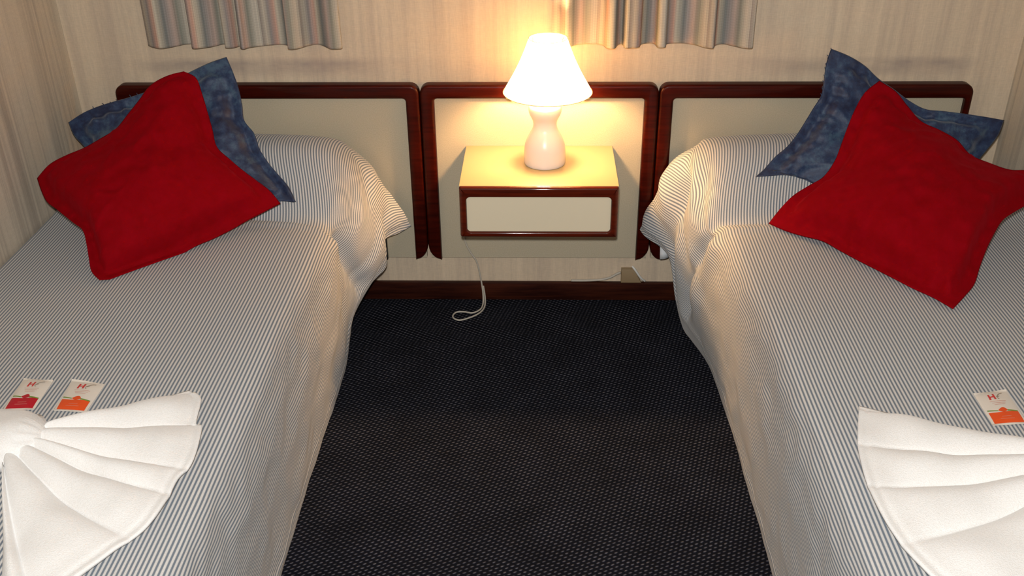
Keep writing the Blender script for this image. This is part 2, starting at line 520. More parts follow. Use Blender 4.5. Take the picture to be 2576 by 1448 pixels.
sk = lathe('socket', [(0.001, z0 + 0.199), (0.013, z0 + 0.199), (0.013, z0 + 0.232), (0.016, z0 + 0.234), (0.016, z0 + 0.250), (0.001, z0 + 0.250)], LX, LY, M['brass'], lamp, 24)
bz = z0 + 0.300
lathe('bulb', [(0.001, bz - 0.036), (0.012, bz - 0.034), (0.014, bz - 0.022), (0.023, bz - 0.008), (0.026, bz + 0.006), (0.022, bz + 0.020), (0.012, bz + 0.029), (0.001, bz + 0.031)], LX, LY, M['bulb'], lamp, 24)
SX, SY = LX + 0.007, LY - 0.014
SZ0, SZ1, SR0, SR1 = 0.783, 0.935, 0.1275, 0.0535
def scallop(a, k): return 0.0
n = 96
def shade_shell(name, r_off, parent, zr, matl):
    vs, fs = [], []
    K = 14
    for k in range(K + 1):
        t = zr[0] + (zr[1] - zr[0]) * k / K
        for i in range(n):
            a = 2 * PI * i / n
            r = SR0 + (SR1 - SR0) * t + r_off - 0.006 * math.sin(PI * t)
            # a soft vertical tuck on the front where the cloth is joined
            r += 0.0015 * math.exp(-((a - math.radians(252)) / 0.05) ** 2) * (1 - t)
            dz = -0.0022 * abs(math.sin(a * 11)) * (1 if k == 0 and zr[0] == 0 else 0)
            cx = SX - 0.000 * t
            vs.append((cx + r * math.cos(a), SY + 0.008 * t + r * math.sin(a), SZ0 + (SZ1 - SZ0) * t + dz))
    for k in range(K):
        for i in range(n):
            j = (i + 1) % n
            fs.append((k * n + i, k * n + j, (k + 1) * n + j, (k + 1) * n + i))
    return mesh(name, vs, fs, matl, parent)
sh = shade_shell('lamp_shade', 0.0, lamp, (0, 1), M['shade'])
for nm, t in (('edge_tape', 0.0), ('edge_tape', 1.0)):
    r = SR0 + (SR1 - SR0) * t + 0.0006
    cy = SY + 0.008 * t; cz = SZ0 + (SZ1 - SZ0) * t
    pts = [(SX + r * math.cos(2 * PI * i / 48), cy + r * math.sin(2 * PI * i / 48), cz) for i in range(49)]
    tube(nm, pts, 0.0009, M['shade_trim'], sh, 6, 2)
# wire carrier between socket and the shade's top ring
bmv, cz = [], SZ1 - 0.004
for k in range(3):
    a = math.radians(30 + 120 * k)
    bmv.append([(LX + 0.017 * math.cos(a), LY + 0.017 * math.sin(a), z0 + 0.240), (LX + 0.036 * math.cos(a), LY + 0.036 * math.sin(a), z0 + 0.29),
                (SX + 0.050 * math.cos(a), SY + 0.008 + 0.050 * math.sin(a), cz)])
for pts in bmv: tube('shade_carrier', pts, 0.0012, M['brass'], lamp, 6, 4)

# cord hanging behind the nightstand down to the carpet, ending in a loop
tag(tube('power_cord', [(0.618, 0.012, 0.402), (0.624, 0.014, 0.30), (0.628, 0.015, 0.235), (0.645, 0.016, 0.19), (0.664, 0.017, 0.155), (0.673, 0.018, 0.115),
                        (0.680, 0.018, 0.066), (0.684, 0.010, 0.030), (0.684, -0.012, 0.0065), (0.676, -0.045, 0.0045), (0.652, -0.066, 0.0042), (0.625, -0.060, 0.0042), (0.600, -0.062, 0.0042),
                        (0.589, -0.080, 0.0042), (0.592, -0.100, 0.0042), (0.612, -0.113, 0.0042), (0.640, -0.100, 0.0042), (0.668, -0.076, 0.0042), (0.684, -0.050, 0.0042), (0.691, -0.018, 0.006),
                        (0.690, 0.012, 0.022), (0.685, 0.018, 0.060)],
         0.0028, M['cord'], None, 8, 8), 'thin cream flex hanging under the nightstand and looping on the carpet', 'cord')
# small tan junction box on the skirting
jb = thing('junction_box', (1.17, 0.045, 0.0661), 'small tan junction box with white cable above the skirting board, right of centre', 'socket')
prism('cover', [(1.147, 0.0665), (1.215, 0.0665), (1.188, 0.118), (1.147, 0.118)], 0.030, 0.0449, M['tan'], jb, 0.002, 2)
tube('cable', [(1.182, 0.034, 0.128), (1.192, 0.027, 0.118), (1.212, 0.027, 0.088), (1.228, 0.036, 0.071)], 0.004, M['rail'], jb)
tag(tube('cable', [(0.98, 0.039, 0.0705), (1.03, 0.038, 0.0712), (1.08, 0.037, 0.075), (1.11, 0.036, 0.084), (1.135, 0.035, 0.10), (1.1455, 0.034, 0.104)], 0.0042, M['cord']),
    'white cable lying along the skirting board, left of the tan box', 'cable')

# ------------------------------------------------------------------ beds
def bed(name, x0, x1, label):
    root = thing(name, ((x0 + x1) / 2, -1.0, 0), label, 'bed', 'single beds')
    # base, legs and mattress under the spread
    box('bed_base', x0 + 0.03, x1 - 0.05, -2.0, -0.04, 0.12, 0.24, M['black'], root, 0.006)
    box('mattress', x0 + 0.02, x1 - 0.045, -2.02, -0.03, 0.2405, 0.445, M['sheet'], root, 0.035, 4)
    for lx in (x0 + 0.07, x1 - 0.09):
        for ly in (-1.94, -0.12):
            box('leg', lx - 0.02, lx + 0.02, ly - 0.02, ly + 0.02, 0.0, 0.1198, M['black'], root, 0.003)
    return root
bed('bed', -0.55, 0.285, 'single bed hidden under the striped spread, left of the nightstand')
bed('bed', 1.445, 2.28, 'single bed hidden under the striped spread, right of the nightstand')

# rows: y, then (x, z) for nine columns, from the wall out over the edge and down to the hem.
# Columns: wall, quarter, centre, near edge, shoulder, upper side, mid side, low side, hem
LEFT_ROWS = [
 (-2.06, [(-.545,.463),(-.30,.466),(0,.466),(.20,.460),(.265,.432),(.287,.34),(.292,.22),(.290,.10),(.286,.004)]),
 (-1.70, [(-.545,.465),(-.30,.469),(0,.469),(.20,.461),(.262,.436),(.284,.34),(.290,.22),(.290,.10),(.284,.004)]),
 (-1.30, [(-.545,.466),(-.30,.470),(0,.470),(.20,.463),(.266,.434),(.290,.34),(.292,.22),(.290,.10),(.285,.004)]),
 (-0.90, [(-.545,.466),(-.30,.470),(0,.470),(.20,.464),(.264,.438),(.286,.34),(.294,.22),(.290,.10),(.285,.004)]),
 (-0.60, [(-.545,.466),(-.30,.470),(0,.470),(.20,.464),(.266,.440),(.292,.34),(.297,.22),(.293,.10),(.287,.004)]),
 (-0.42, [(-.545,.466),(-.30,.470),(0,.470),(.21,.466),(.276,.438),(.300,.34),(.300,.22),(.296,.10),(.287,.004)]),
 (-0.34, [(-.545,.468),(-.30,.471),(0,.471),(.215,.462),(.272,.428),(.284,.345),(.288,.23),(.290,.12),(.286,.02)]),
 (-0.29, [(-.545,0.469),(-.30,0.490),(0,.490),(.215,.472),(.268,.432),(.278,.36),(.284,.25),(.288,.15),(.288,.06)]),
 (-0.24, [(-.545,0.475),(-.30,0.540),(0,.543),(.215,.520),(.286,.468),(.318,.385),(.325,.29),(.315,.20),(.298,.105)]),
 (-0.19, [(-.545,0.481),(-.30,0.589),(0,.595),(.215,.574),(.300,.512),(.345,.425),(.366,.33),(.366,.25),(.350,.185)]),
 (-0.145, [(-.545,0.484),(-.30,0.614),(0,.623),(.215,.607),(.298,.553),(.346,.465),(.376,.375),(.392,.295),(.393,.222)]),
 (-0.095, [(-.545,0.484),(-.30,0.619),(0,.630),(.215,.618),(.292,.573),(.344,.500),(.374,.425),(.386,.360),(.384,.285)]),
 (-0.05, [(-.545,0.484),(-.30,0.613),(0,.625),(.215,.615),(.286,.583),(.340,.516),(.384,.440),(.410,.368),(.424,.290)]),
 (-0.015,[(-.545,0.481),(-.30,0.596),(0,.608),(.215,.600),(.285,.573),(.340,.512),(.386,.440),(.424,.370),(.460,.298)]),
]
RIGHT_ROWS = [   # x measured as distance from the right wall side, same order
 (-2.06, [(2.275,.463),(2.0,.466),(1.75,.466),(1.485,.460),(1.425,.430),(1.405,.34),(1.400,.22),(1.400,.10),(1.409,.004)]),
 (-1.70, [(2.275,.465),(2.0,.469),(1.75,.469),(1.480,.461),(1.422,.432),(1.402,.34),(1.396,.22),(1.399,.10),(1.408,.004)]),
 (-1.30, [(2.275,.466),(2.0,.470),(1.75,.470),(1.478,.463),(1.418,.434),(1.396,.34),(1.394,.22),(1.400,.10),(1.410,.004)]),
 (-0.90, [(2.275,.466),(2.0,.470),(1.75,.470),(1.474,.464),(1.414,.436),(1.394,.34),(1.392,.22),(1.396,.10),(1.405,.004)]),
 (-0.60, [(2.275,.466),(2.0,.470),(1.75,.470),(1.468,.464),(1.404,.440),(1.382,.34),(1.380,.22),(1.388,.10),(1.400,.004)]),
 (-0.42, [(2.275,.466),(2.0,.470),(1.75,.470),(1.455,.466),(1.392,.436),(1.370,.34),(1.366,.22),(1.374,.10),(1.390,.004)]),
 (-0.34, [(2.275,.468),(2.0,.471),(1.75,.471),(1.448,.465),(1.384,.434),(1.360,.345),(1.352,.23),(1.362,.11),(1.382,.004)]),
 (-0.29, [(2.275,0.469),(2.0,0.490),(1.75,.490),(1.442,.478),(1.376,.440),(1.346,.36),(1.336,.24),(1.346,.13),(1.370,.004)]),
 (-0.24, [(2.275,0.475),(2.0,0.540),(1.75,.543),(1.440,.524),(1.368,.470),(1.334,.39),(1.322,.27),(1.330,.145),(1.352,.010)]),
 (-0.19, [(2.275,0.481),(2.0,0.589),(1.75,.595),(1.440,.576),(1.360,.514),(1.322,.43),(1.306,.31),(1.312,.17),(1.328,.030)]),
 (-0.14, [(2.275,0.484),(2.0,0.614),(1.75,.623),(1.436,.607),(1.354,.555),(1.305,.47),(1.280,.37),(1.284,.26),(1.305,.11)]),
 (-0.10, [(2.275,0.484),(2.0,0.619),(1.75,.630),(1.430,.618),(1.350,.574),(1.290,.50),(1.256,.41),(1.250,.33),(1.280,.235)]),
 (-0.05, [(2.275,0.484),(2.0,0.613),(1.75,.625),(1.424,.616),(1.346,.584),(1.284,.52),(1.236,.44),(1.214,.36),(1.210,.280)]),
 (-0.015,[(2.275,0.481),(2.0,0.596),(1.75,.608),(1.420,.602),(1.350,.578),(1.290,.52),(1.245,.45),(1.222,.36),(1.195,.288)]),
]
SPREADS = {}
def spread(name, rows, seed, label, side):
    cols = len(rows[0][1])
    # resample each row finely, then blend between rows
    SUBC, NY_ = 22, 420
    R_ = []
    for y, c in rows:
        R_.append(smooth_line([Vector((x, y, z)) for x, z in c], SUBC))
    nc = len(R_[0])
    ys = [r[0] for r in rows]
    y0, y1 = ys[0], ys[-1]
    grid = []
    for q in range(NY_ + 1):
        t = q / NY_
        y = y0 + (y1 - y0) * (1 - (1 - t) ** 1.35)
        i = max(k for k in range(len(ys)) if ys[k] <= y + 1e-9)
        i = min(i, len(ys) - 2)
        f = (y - ys[i]) / (ys[i + 1] - ys[i])
        row = []
        for c in range(nc):
            a, b2 = R_[i][c], R_[i + 1][c]
            pa, pb = R_[max(i - 1, 0)][c], R_[min(i + 2, len(R_) - 1)][c]
            # cubic Hermite with real row spacing so that uneven rows stay smooth
            h = ys[i + 1] - ys[i]
            ma = (b2 - pa) / (ys[i + 1] - ys[max(i - 1, 0)]) * h
            mb = (pb - a) / (ys[min(i + 2, len(ys) - 1)] - ys[i]) * h
            f2, f3 = f * f, f * f * f
            p = a * (2 * f3 - 3 * f2 + 1) + ma * (f3 - 2 * f2 + f) + b2 * (-2 * f3 + 3 * f2) + mb * (f3 - f2)
            p.y = y
            row.append(p)
        grid.append(row)
    # arc length across, for the stripes
    U_ = []
    for row in grid:
        u, l = [0.0], 0.0
        for c in range(1, nc):
            a, b2 = row[c - 1], row[c]
            l += math.hypot(b2.x - a.x, b2.z - a.z)
            u.append(l)
        U_.append(u)
    flat = U_[int(NY_ * 0.3)]
    # cloth wrinkles
    vs, uv = [], []
    for q, row in enumerate(grid):
        y = row[0].y
        head = sstep(-0.40, -0.22, y)
        for c, p in enumerate(row):
            t = c / (nc - 1)
            s = t * 8
            sidef = sstep(3.4, 4.6, s) * (1 - 0.6 * sstep(7.4, 8, s))
            topf = 1 - sstep(3.0, 3.8, s)
            n1 = noise.noise(Vector((y * 7, s * 1.2, seed)))
            n2 = noise.noise(Vector((y * 16, s * 2.6, seed + 9)))
            n3 = noise.noise(Vector((y * 2.2 + s * 0.4, s * 0.7, seed + 3)))
            out = (0.0065 * n1 + 0.0035 * n2 + 0.006 * n3) * sidef * (1 - 0.5 * head)
            # slanting drape folds over the pillow's side
            out += head * sidef * (0.004 if side > 0 else 0.010) * (1 - sstep(7.2, 8, s)) * math.sin((s * 1.35 + (y + 0.2) * 16 + n1 * 0.8) * 2.1)
            # the cloth tucks into a deep fold between mattress side and pillow
            yc = -0.315 + 0.028 * (s - 4.0)
            fw = sstep(3.9, 4.5, s) * (1 - sstep(7.0, 7.8, s))
            out -= 0.020 * math.exp(-((y - yc) / 0.017) ** 2) * fw
            out += 0.010 * math.exp(-((y - yc + 0.055) / 0.030) ** 2) * fw
            ridge_y = math.exp(-((y + 0.245) / 0.05) ** 2)
            out += 0.012 * ridge_y * math.exp(-((s - 4.6) / 0.6) ** 2)
            if side < 0:
                out -= 0.030 * math.exp(-((y + 0.130) / 0.026) ** 2) * sstep(4.2, 5.2, s) * (1 - sstep(7.3, 8.0, s))
            # creases in the valley in front of the pillow
            cre = math.exp(-((y + 0.315 + 0.02 * math.sin(s * 1.7 + seed)) / 0.016) ** 2) * sstep(1.0, 2.4, s) * (1 - sstep(4.2, 5.4, s))
            cre2 = math.exp(-((y + 0.36 - 0.012 * math.sin(s * 2.3 + seed)) / 0.02) ** 2) * sstep(1.6, 2.8, s) * (1 - sstep(4.0, 4.8, s))
            up = topf * (0.0022 * noise.noise(Vector((p.x * 4, y * 4, seed + 5)))) + 0.006 * cre2 - 0.010 * cre
            up += 0.022 * ridge_y * math.exp(-((s - 3.9) / 0.55) ** 2)
            up -= 0.013 * math.exp(-((y + 0.30) / 0.028) ** 2) * sstep(0.5, 2.0, s) * (1 - sstep(3.9, 4.6, s))
            # stitched hem band
            sgn = 1 if side > 0 else -1
            hem = 0.0028 * math.exp(-((s - 7.55) / 0.07) ** 2)
            v = Vector((p.x + sgn * (out + hem), p.y, max(0.003, p.z + up)))
            if y < -0.5 and v.z > 0.2: pass
            vs.append(v)
            k = 0.5
            uv.append((U_[q][c], y))
    fs = []
    for q in range(NY_):
        for c in range(nc - 1):
            a = q * nc + c
            fs.append((a, a + 1, a + nc + 1, a + nc) if side > 0 else (a, a + nc, a + nc + 1, a + 1))
    o = mesh(name, vs, fs, M['spread'], None, uvs=uv)
    md = o.modifiers.new('cloth_thickness', 'SOLIDIFY'); md.thickness = 0.003; md.offset = -1
    from mathutils.bvhtree import BVHTree
    SPREADS[side] = BVHTree.FromPolygons(vs, fs)
    return tag(o, label, 'bedspread', 'striped bedspreads')
spread('bedspread', LEFT_ROWS, 2.0, 'blue and white striped bedspread over the bed left of the nightstand', 1)
spread('bedspread', RIGHT_ROWS, 17.0, 'blue and white striped bedspread over the bed right of the nightstand', -1)

# white sheet corner peeping out under the right-hand spread
vs, fs = [], []
for j in range(13):
    for i in range(15):
        u_, v_ = i / 14, j / 12
        x = 1.258 + 0.10 * u_ + 0.008 * math.sin(u_ * 9)
        z = 0.46 - (0.235 + 0.012 * math.cos(u_ * 5)) * v_
        y = -0.062 - 0.012 * math.sin(u_ * 7 + v_) + 0.02 * u_
        x -= 0.004 * math.sin(v_ * 3)
        vs.append((x, y, z))
for j in range(12):
    for i in range(14):
        a = j * 15 + i
        fs.append((a, a + 1, a + 16, a + 15))
o = mesh('bed_sheet', vs, fs, M['sheet'])
md = o.modifiers.new('cloth_thickness', 'SOLIDIFY'); md.thickness = 0.004
tag(o, 'corner of white sheet poking out below the striped spread beside the headboard', 'sheet')

# ------------------------------------------------------------------ cushions
CUSHIONS = {"red_left": {"TR": [[-0.135,-0.16,0.853],[-0.097,-0.176,0.839],[-0.08,-0.195,0.796],[-0.067,-0.214,0.752],[-0.055,-0.232,0.707],[-0.044,-0.251,0.662],[-0.008,-0.269,0.633],[0.03,-0.287,0.607],[0.07,-0.304,0.583],[0.11,-0.322,0.559],[0.142,-0.34,0.526]],"TL": [[-0.135,-0.16,0.853],[-0.179,-0.182,0.846],[-0.221,-0.204,0.826],[-0.252,-0.225,0.791],[-0.283,-0.247,0.757],[-0.315,-0.268,0.723],[-0.355,-0.29,0.702],[-0.397,-0.313,0.683],[-0.441,-0.336,0.67],[-0.482,-0.358,0.652],[-0.515,-0.38,0.62]],"LB": [[-0.515,-0.38,0.62],[-0.493,-0.415,0.598],[-0.467,-0.448,0.58],[-0.431,-0.478,0.573],[-0.396,-0.507,0.566],[-0.361,-0.537,0.56],[-0.325,-0.567,0.553],[-0.305,-0.603,0.534],[-0.288,-0.641,0.513],[-0.27,-0.679,0.492],[-0.238,-0.711,0.484]],"RB": [[0.142,-0.34,0.526],[0.102,-0.375,0.516],[0.063,-0.41,0.506],[0.024,-0.446,0.494],[-0.015,-0.483,0.486],[-0.054,-0.519,0.481],[-0.091,-0.557,0.47],[-0.128,-0.595,0.468],[-0.166,-0.634,0.468],[-0.204,-0.673,0.468],[-0.238,-0.711,0.484]]},"red_right": {"TR": [[1.815,-0.17,0.826],[1.858,-0.189,0.802],[1.893,-0.208,0.765],[1.93,-0.228,0.729],[1.977,-0.248,0.711],[2.022,-0.268,0.689],[2.059,-0.287,0.654],[2.106,-0.307,0.638],[2.155,-0.328,0.627],[2.205,-0.35,0.632],[2.248,-0.37,0.606]],"TL": [[1.815,-0.17,0.826],[1.775,-0.189,0.799],[1.749,-0.21,0.76],[1.73,-0.23,0.716],[1.713,-0.251,0.671],[1.695,-0.272,0.628],[1.665,-0.292,0.59],[1.621,-0.311,0.57],[1.578,-0.33,0.549],[1.542,-0.35,0.518],[1.51,-0.37,0.482]],"LB": [[1.51,-0.37,0.482],[1.549,-0.413,0.48],[1.587,-0.455,0.485],[1.625,-0.498,0.493],[1.66,-0.543,0.488],[1.694,-0.589,0.484],[1.728,-0.636,0.482],[1.76,-0.683,0.481],[1.792,-0.731,0.48],[1.823,-0.78,0.483],[1.851,-0.83,0.482]],"RB": [[2.248,-0.37,0.606],[2.205,-0.414,0.591],[2.16,-0.456,0.582],[2.112,-0.496,0.58],[2.064,-0.538,0.575],[2.027,-0.585,0.56],[1.993,-0.634,0.54],[1.962,-0.685,0.52],[1.933,-0.737,0.498],[1.893,-0.784,0.489],[1.851,-0.83,0.482]]},"blue_left": {"TR": [[-0.039,-0.06,0.865],[-0.02,-0.081,0.826],[-0.004,-0.103,0.786],[0.006,-0.124,0.744],[0.012,-0.145,0.702],[0.042,-0.166,0.67],[0.058,-0.187,0.63],[0.084,-0.208,0.596],[0.115,-0.228,0.566],[0.146,-0.249,0.537],[0.167,-0.27,0.499]],"TL": [[-0.039,-0.06,0.865],[-0.089,-0.066,0.85],[-0.137,-0.071,0.83],[-0.184,-0.076,0.809],[-0.232,-0.082,0.789],[-0.281,-0.087,0.771],[-0.331,-0.093,0.756],[-0.382,-0.099,0.744],[-0.432,-0.104,0.73],[-0.48,-0.109,0.711],[-0.525,-0.115,0.685]],"LB": [[-0.525,-0.115,0.685],[-0.518,-0.115,0.643],[-0.496,-0.115,0.609],[-0.467,-0.14,0.593],[-0.439,-0.169,0.58],[-0.411,-0.197,0.567],[-0.383,-0.226,0.553],[-0.355,-0.254,0.54],[-0.326,-0.283,0.527],[-0.298,-0.311,0.513],[-0.27,-0.34,0.5]],"RB": [[0.167,-0.27,0.499],[0.123,-0.27,0.492],[0.079,-0.276,0.492],[0.036,-0.284,0.493],[-0.008,-0.292,0.494],[-0.052,-0.3,0.495],[-0.095,-0.308,0.496],[-0.139,-0.316,0.497],[-0.183,-0.324,0.498],[-0.226,-0.332,0.499],[-0.27,-0.34,0.5]]},"blue_right": {"TR": [[1.701,-0.06,0.885],[1.754,-0.065,0.865],[1.802,-0.07,0.838],[1.845,-0.075,0.802],[1.893,-0.08,0.772],[1.94,-0.085,0.74],[1.99,-0.09,0.716],[2.046,-0.095,0.711],[2.102,-0.1,0.705],[2.158,-0.105,0.698],[2.214,-0.11,0.689]],"TL": [[1.701,-0.06,0.885],[1.689,-0.076,0.846],[1.684,-0.093,0.805],[1.679,-0.109,0.765],[1.657,-0.125,0.731],[1.635,-0.141,0.697],[1.612,-0.157,0.663],[1.584,-0.173,0.632],[1.551,-0.188,0.608],[1.522,-0.204,0.579],[1.493,-0.22,0.55]],"LB": [[1.493,-0.22,0.55],[1.535,-0.22,0.53],[1.578,-0.22,0.51],[1.621,-0.227,0.498],[1.665,-0.243,0.498],[1.709,-0.259,0.499],[1.754,-0.275,0.499],[1.798,-0.291,0.499],[1.842,-0.308,0.499],[1.886,-0.324,0.5],[1.93,-0.34,0.5]],"RB": [[2.214,-0.11,0.689],[2.208,-0.11,0.643],[2.188,-0.11,0.6],[2.163,-0.118,0.567],[2.13,-0.15,0.557],[2.096,-0.181,0.548],[2.063,-0.213,0.538],[2.03,-0.245,0.529],[1.997,-0.277,0.519],[1.963,-0.308,0.51],[1.93,-0.34,0.5]]}}
def edge_at(E, t):
    n = len(E) - 1
    i = min(int(t * n), n - 1); f = t * n - i
    P = [Vector(p) for p in E]
    return cr(P[max(i - 1, 0)], P[i], P[i + 1], P[min(i + 2, n)], f)
def cushion(name, E, matl, label, thick, seed, flange=0.10, back=0.55, grp=None, wr=1.0, fringe=None):
    """Coons patch between four seam curves, inflated both ways, with a flat flange round the seam"""
    G = 72
    TR, TL, LB, RB = E['TR'], E['TL'], E['LB'], E['RB']
    T, Rr, L, B = Vector(TR[0]), Vector(TR[-1]), Vector(TL[-1]), Vector(LB[-1])
    cols = {k: [edge_at(v, i / G) for i in range(G + 1)] for k, v in E.items()}
    g = []
    for i in range(G + 1):           # u from T (0) to R (1);  v from T (0) to L (1)
        u = i / G
        row = []
        for j in range(G + 1):
            v = j / G
            p = (1 - v) * cols['TR'][i] + v * cols['LB'][i] + (1 - u) * cols['TL'][j] + u * cols['RB'][j]
            p -= (1 - u) * (1 - v) * T + u * (1 - v) * Rr + (1 - u) * v * L + u * v * B
            row.append(p)
        g.append(row)
    nrm = (Rr - L).cross(T - B).normalized()
    if nrm.y > 0: nrm = -nrm
    vs, fs, idx = [], [], {}
    def inflate(u, v):
        a, b2 = abs(2 * u - 1), abs(2 * v - 1)
        d = min(1 - a, 1 - b2)
        fl = sstep(flange * 0.85, flange * 1.7, d)
        skew = 0.62 + 0.9 * (u + v) / 2
        dome = (max(0.0, 1 - a ** 2.0) * max(0.0, 1 - b2 ** 2.0)) ** 0.72
        return dome * skew * (0.05 + 0.95 * fl), fl, d
    for side in (1, -1):
        for i in range(G + 1):
            for j in range(G + 1):
                edge = i in (0, G) or j in (0, G)
                if side == -1 and edge:
                    idx[(side, i, j)] = idx[(1, i, j)]
                    continue
                u, v = i / G, j / G
                h, fl, d = inflate(u, v)
                w1 = noise.noise(Vector((u * 5, v * 5, seed)))
                w2 = noise.noise(Vector((u * 13, v * 13, seed + 4)))
                # puckers running out from the seam
                pk = math.exp(-((d - flange * 1.25) / (flange * 0.7)) ** 2)
                t_al = (u if min(v, 1 - v) < min(u, 1 - u) else v)
                pucker = pk * 0.0045 * math.sin(t_al * 62 + 4 * noise.noise(Vector((t_al * 9, seed, 0))))
                disp = thick * h * (1.0 if side == 1 else back)
                disp += wr * (0.006 * w1 * h + 0.0030 * w2 * (0.3 + h) + pucker * (0.4 + 0.6 * abs(w1)))
                # gathered seam groove inside the flange and crumples on it
                gr_ = math.exp(-((d - flange * 0.9) / (flange * 0.22)) ** 2)
                disp -= wr * 0.0045 * gr_ * (0.5 + noise.noise(Vector((u * 8, v * 8, seed + 2))))
                w3 = noise.noise(Vector((u * 22, v * 22, seed + 7)))
                disp += wr * 0.0060 * w3 * math.exp(-((d - flange * 0.8) / (flange * 0.8)) ** 2)
                ridge = 1 - abs(noise.noise(Vector((u * 6 + v * 2, v * 6 - u * 2, seed + 11)))) * 3
                disp += wr * 0.003 * max(0, ridge) ** 3 * (0.3 + 0.7 * fl) * min(1, d * 8)
                disp = max(disp, 0.0012)
                p = g[i][j] + nrm * disp * side
                if edge: p = g[i][j]
                hit = SPREADS[1 if p.x < 0.9 else -1].ray_cast(Vector((p.x, p.y, 2.0)), Vector((0, 0, -1)))[0]
                rest = hit.z + (0.0065 if side == 1 and not edge else 0.0045) if hit else -1
                if p.z < rest: p = Vector((p.x, p.y, rest))
                idx[(side, i, j)] = len(vs)
                vs.append(p)
    for side in (1, -1):
        for i in range(G):
            for j in range(G):
                f = (idx[(side, i, j)], idx[(side, i + 1, j)], idx[(side, i + 1, j + 1)], idx[(side, i, j + 1)])
                fs.append(f if side == 1 else f[::-1])
    o = mesh(name, vs, fs, matl)
    tag(o, label, 'cushion', grp)
    if fringe:
        tv, tf = [], []
        rnd = random.Random(seed)
        for ek, a0, a1, cnt in fringe:
            for k in range(cnt):
                t = a0 + (a1 - a0) * (k + rnd.random() * 0.7) / cnt
                p = edge_at(E[ek], min(1, t))
                c0 = (T + Rr + L + B) / 4
                d = (p - c0).normalized()
                d += Vector((rnd.uniform(-.7, .7), rnd.uniform(-.3, .1), rnd.uniform(-.5, .7)))
                d.normalize()
                ln = rnd.uniform(0.004, 0.009)
                s_ = d.cross(nrm).normalized() * 0.0013
                b0 = len(tv)
                mid = p + d * ln * 0.6 + Vector((0, 0, rnd.uniform(-.002, .002)))
                tip = p + d * ln
                q2 = nrm * 0.0012
                tv += [p - s_, p + s_, p + q2, mid - s_ * .8, mid + s_ * .8, mid + q2, tip]
                tf += [(b0, b0 + 1, b0 + 4, b0 + 3), (b0 + 1, b0 + 2, b0 + 5, b0 + 4), (b0 + 2, b0, b0 + 3, b0 + 5),
                       (b0 + 3, b0 + 4, b0 + 6), (b0 + 4, b0 + 5, b0 + 6), (b0 + 5, b0 + 3, b0 + 6)]
        fr_ = mesh('frayed_edge', tv, tf, matl, o, smooth=False)
        fr_['kind'] = 'stuff'
    return o
cushion('cushion', CUSHIONS['blue_left'], M['blue'], 'mottled blue cushion leaning on the headboard behind the red cushion, left bed', 0.075, 3, 0.13, 0.45, 'blue cushions', 1.5,
        [('TL', 0.55, 0.85, 6)])
cushion('cushion', CUSHIONS['blue_right'], M['blue'], 'mottled blue cushion with frayed top corner behind the red cushion, right bed', 0.075, 8, 0.13, 0.45, 'blue cushions', 1.5,
        [('TL', 0.0, 0.36, 11)])
cushion('cushion', CUSHIONS['red_left'], M['red'], 'red four-cornered cushion propped on the pillow end of the left bed', 0.125, 12, 0.115, 0.25, 'red cushions', 1.5)
cushion('cushion', CUSHIONS['red_right'], M['red'], 'red four-cornered cushion propped on the pillow end of the right bed', 0.125, 21, 0.115, 0.25, 'red cushions', 1.5)

